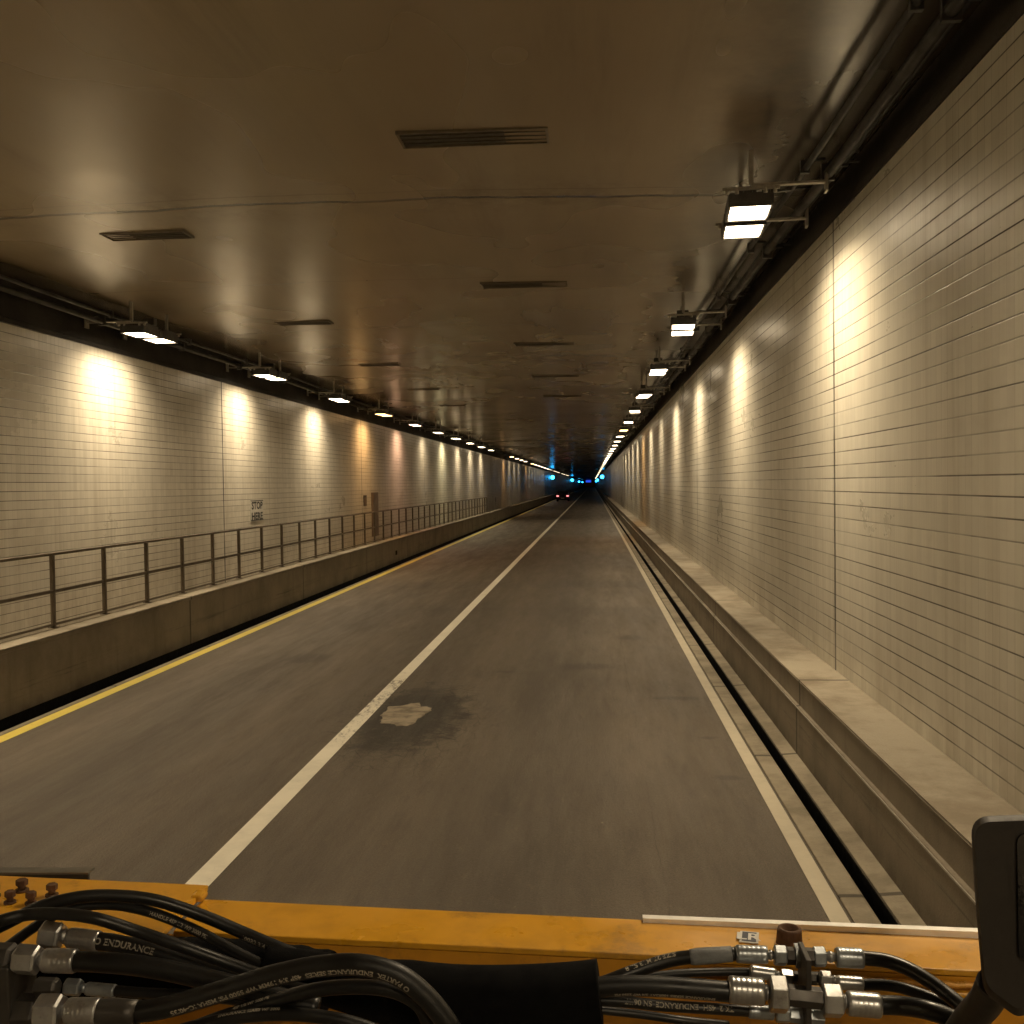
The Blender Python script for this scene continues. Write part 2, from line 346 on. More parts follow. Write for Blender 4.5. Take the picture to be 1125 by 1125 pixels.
# barriers
bR = MB().prism([(1.682, -.3), (1.682, .015), (1.69, .02), (1.815, .03), (1.815, .462), (1.822, .47), (1.845, .472), (1.845, .66), (1.838, .688), (1.85, .692), (2.279, .692), (2.279, -.3)], 0, 0, ys=ysteps())
bR = bR.build('concrete_barrier', BARR, label='low concrete barrier along the right lane carrying the pale ledge', cat='barrier')
MB().prism([(1.842, .694), (1.842, .703), (2.277, .703), (2.277, .694)], 0, 0, ys=ysteps()).build('ledge', LEDGE, bR, label='pale dusty flat ledge on top')
MB().prism([(1.684, .0225), (1.684, .026), (1.813, .036), (1.813, .0325)], 0, 0, ys=ysteps()).build('toe_strip', GUT, bR)
MB().box(1.808, 1.8148, Y0, 420, .455, .466).build('highlight_strip', BRKT, bR)  # added pale strip painting the highlight along the step's lit edge
bL = MB().prism([(-6.375, -.3), (-6.375, .74), (-6.35, .755), (-6.35, .786), (-6.36, .792), (-6.66, .792), (-6.70, .76), (-6.70, .50), (WL+.001, .50), (WL+.001, -.3)], 0, 0, ys=ysteps())
bL = bL.build('concrete_barrier', BARR, label='dark concrete barrier beside the yellow line carrying the railing walkway', cat='barrier')
MB().prism([(-6.352, .794), (-6.352, .803), (-6.655, .803), (-6.655, .794)], 0, 0, ys=ysteps()).build('coping', LEDGE, bL, label='pale concrete coping')
MB().prism([(-6.705, .502), (-6.705, .51), (WL+.003, .51), (WL+.003, .502)], 0, 0, ys=ysteps()).build('walkway', LEDGE, bL)
MB().prism([(1.6815, -.303), (1.6815, .008), (1.677, .006), (1.677, -.303)], 0, 0, ys=ysteps()).build('slot_shade_sheet', DARK, bR)  # added black sheet painting the slot's shade over the barrier side
MB().prism([(-6.374, -.303), (-6.374, .05), (-6.370, .045), (-6.370, -.303)], 0, 0, ys=ysteps()).build('slot_shade_sheet', DARK, bL)  # same black shade sheet for the left slot and barrier foot
dh = MB(); 
dh.box(-6.375, -6.367, 33.4, 33.65, .28, .42)
dh.build('drain_hole', DARK, bL)  # black block on the face, the hole's inner shade as colour

# railing
RX = -6.69; post0 = 12.80; sp = None
yA = onp = None
def ypost(px): # distance of a post from its place across the picture
    return None
posts = [6.99+1.372*k for k in range(-5, 44)]
rl = empty('railing', (RX, posts[0], .8), label='long brown steel railing with square posts on the left walkway', cat='railing')
e = posts[-1]+.03; s0 = posts[0]-.03
pm = None
for y in posts:
    b = MB().box(RX-.022, RX+.022, y-.028, y+.028, .803, 1.70)
    b.box(RX-.05, RX+.05, y-.05, y+.05, .803, .812)
    if pm is None: pm = b.build('post', RAIL, rl); py = y
    else:
        c = pm.copy(); c.location = (0, y-py, 0); COL.objects.link(c); c.parent = rl
MB().box(RX-.032, RX+.032, s0, e, 1.702, 1.738).build('top_rail', RAILTOP, rl, bevel=.008)
def railseg(z0, z1, nm):
    b = MB()
    for a, c in zip(posts, posts[1:]): b.box(RX-.016, RX+.016, a+.0285, c-.0285, z0, z1)
    b.build(nm, RAIL, rl)
railseg(1.235, 1.275, 'middle_rail'); railseg(.83, .855, 'bottom_rail')

# ------------------------------------------------------------------ lamps
ORD = ['nearest', 'second', 'third', 'fourth', 'fifth', 'sixth', 'seventh', 'eighth', 'ninth', 'tenth', 'eleventh', 'twelfth', 'thirteenth', 'fourteenth', 'fifteenth', 'sixteenth', 'seventeenth', 'eighteenth', 'nineteenth', 'twentieth']
GL = 'floodlights above the left wall'; GR = 'floodlights above the right wall'
def fixture_parts(side):       # side: +1 wall on the right
    o = Vector((0, 0, 0)); P = {}
    b = MB()
    for yy in (-.34, .34):     # two heads, each an open hood over its glass
        x0, x1, y0, y1 = -.19, .19, yy-.27, yy+.27
        b.box(x0, x1, y0, y1, .035, .11); b.box(x0, x0+.02, y0, y1, -.004, .034); b.box(x1-.02, x1, y0, y1, -.004, .034)
        b.box(x0+.021, x1-.021, y0, y0+.02, -.004, .034); b.box(x0+.021, x1-.021, y1-.02, y1, -.004, .034)
        for q in range(5): b.box(x0+.06+q*.075, x0+.075+q*.075, y0+.04, y1-.04, .111, .15)
    P['housing'] = (b.mesh('housing', HOUS), HOUS)
    l = []
    for yy in (-.34, .34):
        l.append(MB().box(-.160, .160, yy-.235, yy+.235, .0, .030))
    P['lens'] = l
    br = []
    ends = .63 if side > 0 else .72
    for yy in (-.62, .62):
        a = MB().box(min(.0, side*ends), max(.0, side*ends), yy-.03, yy+.03, .155, .175)
        a.box(min(side*(ends-.02), side*ends), max(side*(ends-.02), side*ends), yy-.06, yy+.06, .08, .26)
        a.box(-.02, .02, yy-.02, yy+.02, .176, .46)
        for cx in (-.2, -.12, .12, .2):
            a.lathe((cx, yy, .10), (0, 0, 1), [(0, .018), (.055, .018)], 8)
        a.box(-.24, .24, yy-.015, yy+.015, .13, .154)
        br.append(a)
    P['bracket'] = br
    jb = MB().box(-.09, .09, -.06, .06, .195, .30); jb.tube([(side*.09, 0, .25), (side*.25, 0, .27), (side*(ends+.02), 0, .3)], .014, 8)
    P['junction_box'] = jb.mesh('junction_box', HOUS)
    P['lens'] = [x.mesh('lens', LENS['warm']) for x in P['lens']]; P['bracket'] = [x.mesh('bracket', BRKT) for x in br]
    sm = MB().box(-.19, .19, -.5, .5, .03, .12, 0); sm.box(-.15, .15, -.30, .30, .0, .028, 1)
    P['small'] = sm.mesh('floodlight', [HOUS, LENS['warm']])
    return P
FP = {1: fixture_parts(1), -1: fixture_parts(-1)}
def child(name, me, par, mat=None):
    c = bpy.data.objects.new(name, me); COL.objects.link(c); c.parent = par
    if mat:
        c.material_slots[0].link = 'OBJECT'; c.material_slots[0].material = mat
    return c
LDATA = {}
def beam(side, y, kind, t, z, x):
    f = max(0, min(1, (y-10)/120)); p = (.8 if side > 0 and y < 12 else 1)*{'dim': .62, 'pink': .75, 'orange': .8, 'pale': 1.2}.get(kind, 1.0)*(1-.86*f**.5)
    key = (side, kind, round(p, 1))
    if key not in LDATA:
        d = bpy.data.lights.new('beam', 'AREA'); d.shape = 'RECTANGLE'; d.size = .30; d.size_y = 1.1; d.energy = PW*p; d.spread = math.radians(145)
        d.color = {'orange': (1, .56, .22), 'pink': (1, .58, .38), 'pale': (.95, .82, .50)}.get(kind, LC); LDATA[key] = d
    o = bpy.data.objects.new('beam', LDATA[key]); COL.objects.link(o); o.parent = t; o.location = (0, 0, -.012); o.rotation_euler = (0, -side*math.radians(3), 0)
def fixture(side, y, label, group, kind='warm', full=True, z=4.87, skew=0):
    x = 1.42 if side > 0 else -6.87; P = FP[side]
    t = fixture_(side, y, label, group, kind, full, z, skew, x, P)
    if kind != 'far': beam(side, y, kind, t, z, x)
    return t
def fixture_(side, y, label, group, kind, full, z, skew, x, P):
    if full:
        t = empty('floodlight', (x, y, z), label=label, cat='lamp', group=group)
        child('housing', P['housing'][0], t); child('junction_box', P['junction_box'], t)
        for me in P['lens']: child('lens', me, t, LENS[kind])
        for me in P['bracket']: child('bracket', me, t)
        t.rotation_euler.z = skew
    else:
        t = bpy.data.objects.new('floodlight', P['small']); COL.objects.link(t); t.location = (x, y, z)
        t.material_slots[1].link = 'OBJECT'; t.material_slots[1].material = LENS[kind]
        tag(t, label, 'lamp', group)
    return t
kinds = {3: 'orange', 4: 'pink', 5: 'dim', 6: 'pale', 9: 'warm', 12: 'orange', 17: 'orange'}
extra = {0: ', its glare hiding the brackets', 3: ', casting an orange glow', 4: ', casting a pinkish glow'}
for k in range(-4, 48):
    y = 15.95+6.13*k
    if k in (10, 11, 16, 27, 34, 35, 41): continue
    if k < 0: fixture(-1, y, 'twin headed floodlight above the left wall, outside the left edge of the view', GL); continue
    if y < 75: fixture(-1, y, '%s floodlight above the left wall behind the railing%s' % (ORD[k], extra.get(k, '')), GL, kinds.get(k, 'warm'), True, 4.87, random.uniform(-.06, .06))
    elif y < 135: fixture(-1, y, 'tiny floodlight, %s lit one along the left wall' % ORD[k-2 if k < 16 else k-3], GL, kinds.get(k, 'dim'), False)
    else: fixture(-1, y, 'distant pinpoint floodlight in the far part of the left row', GL, 'dim' if y < 168 else 'far', False)
for k in range(-5, 84):
    y = 9.75 if k == 0 else (16.45+6.13*(k-1) if k > 0 else 9.75+6.3*k)
    if k < 0: fixture(1, y, 'twin headed floodlight above the right wall, outside the top edge of the view', GR); continue
    if y < 75: fixture(1, y, '%s floodlight above the right wall%s' % (ORD[k], ', two blazing panes side by side' if k == 0 else ''), GR, {1: 'warm', 2: 'warm', 4: 'dim', 6: 'orange'}.get(k, 'warm'), True, 4.86, random.uniform(-.08, .08))
    elif y < 125: fixture(1, y, 'tiny floodlight, %s along the right wall' % ORD[k], GR, 'dim', False)
    else: fixture(1, y, 'distant pinpoint floodlight merging into the bright line above the right wall', GR, 'dim' if y < 132 else 'far', False)

# conduits along the two upper corners
def conduit(x, z, r, label, side):
    p = [(x+.006*math.sin(y*.9), y, z+.02*math.sin(y*.37+x)) for y in [Y0+1.5*i for i in range(120)]]
    o = MB().tube(p, r, 10).build('conduit', PIPE, label=label, cat='pipe', group='conduits along the upper corners')
    me0 = None
    for i in range(26):
        y = 3.0+3.07*i; b = MB(); b.box(min(x, side), max(x, side), y-.02, y+.02, z+r+.025, z+r+.04); b.box(x-r-.01, x+r+.01, y-.02, y+.02, z-r-.03, z+r+.024)
        if me0 is None: me0 = b.build('clamp', HOUS, o)
        else:
            c_ = me0.copy(); c_.location = (0, y-3.0, 0); COL.objects.link(c_); c_.parent = o
conduit(2.02, 5.12, .045, 'thick conduit on clamps in the upper corner above the right wall', WR)
conduit(1.83, 5.17, .028, 'thin conduit nearest the road above the right wall', 2.0)
conduit(2.15, 5.22, .03, 'conduit tight against the upper corner above the right wall', WR)
conduit(-7.32, 5.05, .04, 'thick conduit on clamps in the upper corner above the left wall', WL)
conduit(-7.18, 5.14, .025, 'thin conduit nearest the road above the left wall', -7.3)

# ceiling vents: narrow slots in two rows, recess shade put into the panel colour
def vent(xc, yc_, w, l, label):
    z = ZC+.10*math.sin(math.pi*(xc-WL+.4)/(WR-WL+.8))
    t = empty('ceiling_vent', (xc, yc_, z), label=label, cat='vent', group='narrow vents in the ceiling')
    b = MB(); f = .02; a, c, d, e_ = xc-w/2, xc+w/2, yc_-l/2, yc_+l/2
    b.box(a-f, c+f, d-f, d, z-.02, z+.02); b.box(a-f, c+f, e_, e_+f, z-.02, z+.02); b.box(a-f, a, d, e_, z-.02, z+.02); b.box(c, c+f, d, e_, z-.02, z+.02)
    b.build('frame', VENTF, t)
    g = MB().box(a, c, d, e_, z-.004, z+.015)
    for i in range(3): g.box(a, c, d+l*(.22+.28*i)-.006, d+l*(.22+.28*i)+.006, z-.014, z-.0045)
    g.build('grille', VENT, t)
VENT = simple('vent_recess_shade', (.075, .062, .045), .7, 0, .3, .4, 12); VENTF = simple('vent_frame', (.16, .13, .09), .6, .2, .3, .4, 12)  # dark panel colour replaces the shade of a real recess
for k in range(5): vent(-.95, 8.7+6.42*k, 1.2, .34, '%s vent in the middle row of the ceiling' % ORD[k])
for k in range(5): vent(-4.98, 11.55+6.45*k, .92, .30, '%s vent in the left row of the ceiling' % ORD[k])

# signs and cabinet on the left wall
def text_mesh(txt, size, bold=0.0):
    cu = bpy.data.curves.new('t', 'FONT'); cu.body = txt; cu.size = size; cu.offset = bold; cu.align_x = 'LEFT'; cu.resolution_u = 3
    o = bpy.data.objects.new('t', cu); COL.objects.link(o); dg = bpy.context.evaluated_depsgraph_get(); dg.update()
    me = bpy.data.meshes.new_from_object(o.evaluated_get(dg)); vs = [v.co.copy() for v in me.vertices]; fs = [tuple(p.vertices) for p in me.polygons]
    bpy.data.objects.remove(o); bpy.data.meshes.remove(me); bpy.data.curves.remove(cu)
    return vs, fs
def wall_sign(y0, y1, z0, z1, lines, label, bg, fg):
    t = MB().box(WL+.006, WL+.018, y0, y1, z0, z1).build('wall_sign', bg, label=label, cat='sign')
    b = MB(); n = len(lines); rh = (z1-z0)/n
    for i, tx in enumerate(lines):
        vs, fs = text_mesh(tx, rh*.95, .008); wd = max(v.x for v in vs); mn = min(v.x for v in vs); s = (y1-y0)*.86/(wd-mn)
        b.add([(WL+.0195, y0+(y1-y0)*.07+(v.x-mn)*s, z1-rh*(i+.86)+v.y*1.0) for v in vs], fs)
    b.box(WL+.0182, WL+.0192, y0+.01, y1-.01, z1-.03, z1-.012); b.box(WL+.0182, WL+.0192, y0+.01, y1-.01, z0+.012, z0+.03)
    b.build('lettering', fg, t); return t
wall_sign(22.75, 23.65, 1.76, 2.24, ['STOP', 'HERE'], 'white sign with two lines of dark letters on the left tiles', SIGNW, SIGNK)
wall_sign(34.3, 34.75, 1.86, 2.22, ['I'], 'narrow dark plate on the left tiles beside the brown cabinet', SIGNK, CAB)
ct = empty('wall_cabinet', (WL, 36.0, .8), label='tall brown cabinet door set in the left tiles behind the railing', cat='cabinet')
MB().box(WL+.002, WL+.05, 35.55, 36.5, .78, 2.3).build('frame', CAB, ct)
dr = MB().box(WL+.052, WL+.064, 35.62, 36.43, .86, 2.23).build('door', CAB, ct)
MB().box(WL+.066, WL+.09, 36.3, 36.36, 1.5, 1.64).build('handle', BRKT, dr)

# blue signal lamps far down the tunnel
SG = 'blue signal lamps far down the tunnel'
def signal(side, y, z, label, s=1):
    x = WL+.45 if side < 0 else WR-.32
    t = empty('signal_lamp', (x, y, z), label=label, cat='signal', group=SG)
    MB().box(x-.32*s, x+.32*s, y+.02, y+.25, z-.32*s, z+.32*s).build('housing', HOUS, t)
    MB().lathe((x, y+.018, z), (0, -1, 0), [(0, .27*s), (.03, .27*s), (.06, .2*s)], 20).build('lens', BLUE, t)
    xs = sorted((x, WL+.002 if side < 0 else WR-.002)); MB().box(xs[0], xs[1], y+.1, y+.16, z+.325*s, z+.38*s).build('bracket', BRKT, t)
signal(-1, 188, 3.75, 'nearest blue signal lamp on the left wall ahead of the car', 1.25)
signal(-1, 372, 3.9, 'second blue signal lamp on the left wall beyond the car', 1.7)
for y in (560, 745): signal(-1, y, 3.7, 'distant cyan signal point near the far end on the left', 1.5)
signal(1, 215, 3.9, 'nearest blue signal lamp on the right wall', 1.35)
signal(1, 400, 3.9, 'second blue signal lamp on the right wall under the line of lamps', 1.5)
signal(1, 560, 3.9, 'farthest blue signal lamp on the right wall', 1.7)
# overhead blue panel at the far end
t = empty('overhead_panel', (-2.6, 700, 4.4), label='glowing deep blue panel hanging over the road at the far end', cat='sign')
MB().box(-4.6, -.9, 700.05, 700.4, 3.4, 5.0).build('housing', HOUS, t)
MB().box(-4.5, -1.0, 699.95, 700.04, 3.5, 4.9).build('lit_face', emit('panel_blue', (.03, .10, 1), .8), t)
for xx in (-4.2, -1.3): MB().box(xx-.06, xx+.06, 700.1, 700.3, 5.0, 5.36).build('hanger', HOUS, t)

# ------------------------------------------------------------------ car ahead in the left lane
def car(cx, cy):
    body = simple('car_paint', (.035, .012, .016), .25, .3); glass = simple('car_glass', (.01, .011, .014), .08); tyre = simple('tyre_rubber', (.012, .012, .012), .8)
    tail = emit('tail_lamp', (1, .26, .26), 2.2); chrome = BRKT
    t = empty('car', (cx, cy, 0), label='small dark car with glowing tail lamps in the left lane far ahead', cat='car')
    prof = [(0, .38), (0, .82), (.06, .98), (.55, 1.06), (1.15, 1.44), (2.3, 1.46), (3.05, 1.02), (4.1, .9), (4.35, .7), (4.4, .38), (3.9, .26), (.5, .26)]
    b = MB(); n = len(prof); vs = []; secs = [(-.90, .93, 0), (-.86, 1, 0), (.86, 1, 0), (.90, .93, 0)]
    for sx, sc_, _ in secs:
        for yy, zz in prof:
            ins = .16*max(0, zz-1.0)/.46; vs.append((cx+sx*(1-ins), cy+yy, .26+(zz-.26)*sc_))
    fs = [(k*n+i, k*n+(i+1) % n, (k+1)*n+(i+1) % n, (k+1)*n+i) for k in range(3) for i in range(n)]+[tuple(range(n)), tuple(3*n+i for i in reversed(range(n)))]
    b.add(vs, fs).build('body', body, t, bevel=.02)
    MB().add([(cx-.66, cy+.60, 1.11), (cx+.66, cy+.60, 1.11), (cx+.58, cy+1.09, 1.43), (cx-.58, cy+1.09, 1.43), (cx-.66, cy+.585, 1.12), (cx+.66, cy+.585, 1.12), (cx+.58, cy+1.07, 1.435), (cx-.58, cy+1.07, 1.435)],
        [(0, 1, 2, 3), (4, 5, 6, 7), (0, 1, 5, 4), (1, 2, 6, 5), (2, 3, 7, 6), (3, 0, 4, 7)]).build('rear_window', glass, t)
    for s in (-1, 1):
        MB().box(cx+s*.72-.17, cx+s*.72+.17, cy-.03, cy-.002, .70, .88).build('tail_lamp', tail, t)
        m = MB().box(cx+s*1.0-.09, cx+s*1.0+.09, cy+2.75, cy+2.85, .98, 1.1); m.build('wing_mirror', body, t)
        for yy in (.85, 3.5):
            MB().lathe((cx+s*.70, cy+yy, .32), (s, 0, 0), [(0, .3), (.02, .32), (.19, .32), (.21, .29)], 20).build('wheel', tyre, t)
    MB().box(cx-.84, cx+.84, cy-.07, cy-.002, .36, .56).build('bumper', body, t, bevel=.02)
    MB().box(cx-.24, cx+.24, cy-.085, cy-.072, .42, .53).build('number_plate', SIGNW, t)
car(-4.35, 152)

# ------------------------------------------------------------------ truck front with hydraulic hoses
YEL = simple('truck_yellow', (.60, .30, .02), .34, 0, .5, .3, 14, .12, ((.22, .12, .035), .6))
YEL_SHADE = simple('truck_yellow_shaded', (.55, .25, .016), .42, 0, .5, .3, 12, .12, ((.14, .07, .02), .7))  # same beam paint made darker, the front face's shade in the colour
RUB = simple('hose_rubber', (.008, .0078, .0076), .40, 0, .4, .4, 30, .15)
RUBD = simple('sleeve_fabric', (.0045, .0045, .005), .9, 0, .08, .4, 90, .5)
ZINC = simple('zinc_fitting', (.38, .38, .38), .38, .85, .5, .35, 60, .1, ((.16, .14, .11), .5))
ZINCB = simple('zinc_grey', (.33, .36, .39), .38, .75, .5, .4, 60, .1, ((.12, .12, .11), .5))
STEEL = simple('dark_steel', (.055, .05, .045), .5, .5, .5, .4, 30, .2)
RUST = simple('rusty_steel', (.10, .052, .03), .75, .2, .3, .5, 80, .4)
ALU = simple('aluminium', (.82, .81, .78), .38, .35, .5, .2, 40, .05)
TEXTM = simple('hose_print', (.30, .27, .22), .6, 0, .3, .5, 300)
WRAP = simple('grey_wrap', (.17, .18, .19), .6, 0, .3, .5, 60, .4)
MIRR = simple('mirror_plastic', (.022, .018, .015), .55, 0, .4, .3, 30, .2)
STICK = simple('sticker_navy', (.02, .025, .05), .4); STICKW = simple('sticker_white', (.6, .6, .58), .45)

BY0, BY1 = 1.30, 1.405        # near and far edge of the beam's top
a0 = at(215, 1024, BY0); a1 = at(1125, 1069, BY0)          # near top edge
def lin(a, b, x): return a + (b-a)*((x-a.x)/(b.x-a.x))
dirb = (a1-a0).normalized(); nb = Vector((-dirb.y, dirb.x, 0)).normalized()
upb = dirb.cross(nb); upb = upb if upb.z > 0 else -upb
A = lin(a0, a1, a0.x-.03); B = lin(a0, a1, .72)
W_ = (BY1-BY0)
t = empty('truck_beam', tuple((A+B)/2), label='yellow painted steel beam crossing the truck front behind the black hoses', cat='beam')
L = (B-A).length; C_ = (A+B)/2
tp = MB().obox(C_+nb*(W_/2)-upb*.004, dirb, nb, upb, L/2, W_/2, .004); tp.build('top_flange', YEL, t, bevel=.0015)
fr = MB().obox(C_+nb*.006-upb*(.009+.16)-dirb*.06, dirb, nb, upb, L/2+.06, .005, .16); fr.build('front_web', YEL_SHADE, t)
lf0 = A-dirb*.62; lfc = (A+lf0)/2+upb*.012
MB().obox(lfc+nb*(W_/2-.035)-upb*.004, dirb, nb, upb, .31, W_/2+.055, .004).build('side_plate', YEL, t, bevel=.0015)
MB().obox(lfc-nb*.083-upb*(.009+.16), dirb, nb, upb, .31, .005, .16).build('front_web', YEL_SHADE, t)
# folded end of the left plate and weld bead
MB().obox(A+upb*.010+nb*(W_*.86), dirb, (nb).normalized(), upb, .009, .012, .005).build('gusset', YEL, t, bevel=.004)
MB().tube([C_+dirb*(L*.02+i*.012)-nb*.004-upb*(.016+.0016*(i % 2)) for i in range(int(L*.47/.012))], .0045, 8).build('weld_bead', simple('weld', (.60, .30, .05), .22, .2, .7, .3, 120, .5), t)
MB().obox(C_+dirb*(L*.26)-nb*.012-upb*.028, dirb, nb, upb, L*.23, .004, .006).build('lip', YEL, t, bevel=.002)

# aluminium strip on the far edge
p0 = at(706, 1011, BY1-.004); p1 = at(1125, 1028, BY1-.004)
dS = (p1-p0).normalized(); nS = Vector((-dS.y, dS.x, 0)).normalized(); uS = dS.cross(nS); uS = uS if uS.z > 0 else -uS
zb = uS
MB().obox((p0+p1)/2, dS, nS, uS, (p1-p0).length/2, .006, .0052).build('aluminium_strip', ALU, label='bright aluminium strip lying along the far edge of the yellow beam', cat='strip')
# rusty pipe stub
q = at(867, 1037, 1.352); st = MB().lathe(q, upb, [(0, .0165), (.004, .0165), (.018, .0155), (.021, .0145), (.021, .0105), (.006, .010)], 28)
st.build('pipe_stub', RUST, label='short rusty open pipe stub welded on the yellow beam', cat='pipe')
# stickers on the beam
def sticker(px, py, Y, wx, wy, txt, label, skew=.12):
    c = at(px, py, Y); ax = (dirb+nb*(-skew)).normalized(); ay = (nb+dirb*skew*1.5).normalized()
    dd = M3 @ Vector((px-562.5, -(py-562.5), -F)); c = EYE+dd*((A-EYE).dot(upb)/dd.dot(upb))+upb*.0015
    o = MB().obox(c, ax, ay, upb, wx/2, wy/2, .0005).build('sticker', STICKW, label=label, cat='sticker')
    MB().obox(c+upb*.0009, ax, ay, upb, wx/2-.003, wy/2-.003, .0002).build('dark_field', STICK, o)
    vs, fs = text_mesh(txt, wy*.85, .0006)
    xs = [v.x for v in vs]; m0 = (min(xs)+max(xs))/2
    MB().add([c+upb*.0014+ax*((v.x-m0))+ay*(v.y-wy*.3) for v in vs], fs).build('lettering', STICKW, o)
sticker(823, 1031, 1.335, .024, .034, 'LR', 'small dark sticker with pale letters between strip and left fittings')
sticker(939, 1049, 1.31, .024, .03, 'LR', 'pale sticker on the beam above the right fitting', .0)

# ---- hoses
HG = 'hydraulic hoses on the truck front'
def hose(pts, dpx, label, fit=None, mat=None, text=None, start=None, fitend=False, rscale=1.0, textspec=None):
    """pts (px,py,Y); dpx diameter in px at the first point; fit list of parts at the start (going away from the hose)"""
    P = [at(*p) for p in pts]; r = dpx/2*pts[0][2]/F
    path = spline(P, 10); t = empty('hydraulic_hose', tuple(P[0]), label=label, cat='hose', group=HG)
    b = MB().tube(path, r, 20, 0)
    mats = [mat or RUB, TEXTM]
    if textspec:
        txt, s_start, size, ang, flip = textspec
        vs, fs = text_mesh(txt, size, size*.03)
        # arc length table on a fine path
        fine = spline(P, 40); acc = [0]
        for i in range(1, len(fine)): acc.append(acc[-1]+(fine[i]-fine[i-1]).length)
        fr_ = frames(fine)
        def pt(s, v):
            s = max(0, min(acc[-1]-1e-6, s)); lo = 0; hi = len(acc)-1
            while hi-lo > 1:
                md = (lo+hi)//2
                if acc[md] <= s: lo = md
                else: hi = md
            f = (s-acc[lo])/(acc[hi]-acc[lo]); c = fine[lo].lerp(fine[hi], f); T = fr_[lo][0]
            view = (EYE-c); view = (view - T*view.dot(T)).normalized(); side_ = T.cross(view)     # side_: across the hose
            a_ = ang-flip*v/r
            return c+(view*math.cos(a_)+side_*math.sin(a_))*(r+.00025)
        b.add([pt(s_start*acc[-1]+v.x*flip, v.y-size*.35) for v in vs], fs, 1)
    b.build('hose_tube', mats, t)
    if fit:
        for f in fit: add_fit(t, *f)
    return t
def add_fit(t, kind, pa, pb, dpx, mat=None):
    a, b_ = at(*pa), at(*pb); r = dpx/2*pa[2]/F; D = b_-a; L_ = D.length; mat = mat or ZINC
    if kind == 'nut':
        MB().lathe(a, D, [(0, r*.90), (L_*.10, r*1.04), (L_*.9, r*1.04), (L_, r*.90)], 6, rot=.35, smooth=False).build('hex_nut', mat, t, bevel=.0006)
    elif kind == 'crimp':
        pr = [(0, r*.86), (L_*.05, r*.97)]
        for i in range(5):
            q0 = .12+i*.15; pr += [(L_*q0, r), (L_*(q0+.02), r*.99), (L_*(q0+.05), r*.99), (L_*(q0+.07), r)]
        pr += [(L_*.93, r), (L_, r*.93)]
        MB().lathe(a, D, pr, 32).build('crimp_collar', mat, t)
    elif kind == 'neck':
        MB().lathe(a, D, [(0, r*.8), (L_*.3, r*.8), (L_*.4, r), (L_*.6, r), (L_*.7, r*.8), (L_, r*.8)], 24).build('neck', mat, t)
    elif kind == 'wrap':
        MB().lathe(a, D, [(0, r*.92), (L_*.1, r), (L_*.4, r*1.03), (L_*.7, r*.97), (L_, r*.95)], 20).build('wrap', mat or WRAP, t)

# right hand side: hoses coming from the left into the bulkhead plate
hose([(808, 1048, 1.21), (775, 1050, 1.21), (735, 1055, 1.21), (695, 1068, 1.20), (655, 1083, 1.19), (600, 1100, 1.18)], 15, 'upper black hose with grey wrapped end, left of the bulkhead plate',
     [('wrap', (758, 1051.5, 1.21), (804, 1048, 1.21), 17.5, WRAP), ('crimp', (808, 1048, 1.21), (843, 1049, 1.21), 19, ZINCB), ('neck', (842, 1049, 1.21), (851, 1049.3, 1.21), 11), ('nut', (850, 1049.3, 1.21), (864, 1050, 1.21), 21, ZINCB)],
     textspec=('SIZE 27 M13 SL 8', .30, .0085, .75, 1))
hose([(830, 1068, 1.23), (790, 1068, 1.23), (740, 1070, 1.22), (700, 1076, 1.21), (650, 1086, 1.20)], 9, 'thin black hose between the two thicker ones left of the bulkhead plate',
     [('crimp', (824, 1067, 1.22), (852, 1071, 1.22), 14), ('neck', (850, 1071, 1.22), (859, 1072, 1.22), 9), ('nut', (857, 1073, 1.22), (871, 1075, 1.22), 17)])
hose([(805, 1090, 1.17), (770, 1087, 1.17), (730, 1084, 1.17), (690, 1083, 1.17), (640, 1086, 1.17), (560, 1095, 1.17)], 22, 'thick black hose with large zinc collar left of the bulkhead plate',
     [('crimp', (800, 1087, 1.17), (839, 1090, 1.17), 29), ('neck', (838, 1090, 1.17), (847, 1091, 1.17), 16), ('nut', (845, 1092, 1.17), (865, 1093, 1.17), 38)],
     textspec=('ENDURANCE SERIES 100R2AT 3/4 WP 2250 PSI', .08, .0055, -.95, 1))
hose([(825, 1111, 1.19), (780, 1108, 1.18), (730, 1105, 1.18), (690, 1101, 1.18), (640, 1098, 1.18)], 12, 'printed black hose running under the thick one left of the plate',
     [('crimp', (822, 1111, 1.19), (850, 1113, 1.19), 15, ZINCB), ('nut', (852, 1113, 1.19), (868, 1114, 1.19), 20, ZINCB)],
     textspec=('TK 2  4SH  ENDURANCE  SN 06/17', .12, .008, .1, 1))
hose([(800, 1126, 1.2), (750, 1121, 1.19), (700, 1114, 1.19), (640, 1108, 1.18)], 9, 'lowest thin hose left of the bulkhead plate at the picture bottom')
# right of plate
hose([(946, 1052, 1.21), (975, 1056, 1.205), (1005, 1068, 1.19), (1035, 1088, 1.17), (1058, 1107, 1.15), (1085, 1135, 1.13)], 15, 'upper black hose curving down right of the bulkhead plate',
     [('nut', (893, 1051, 1.21), (907, 1051, 1.21), 21, ZINCB), ('neck', (906, 1051, 1.21), (919, 1051.5, 1.21), 12), ('crimp', (918, 1051.5, 1.21), (948, 1053, 1.21), 21, ZINCB)])
hose([(940, 1082, 1.22), (970, 1082, 1.215), (1000, 1088, 1.20), (1040, 1104, 1.18), (1080, 1130, 1.15)], 12, 'middle black hose with pale highlight right of the bulkhead plate',
     [('nut', (900, 1075, 1.21), (913, 1076, 1.21), 17), ('neck', (912, 1076, 1.21), (921, 1077, 1.21), 10), ('crimp', (919, 1079, 1.22), (948, 1081, 1.22), 15)])
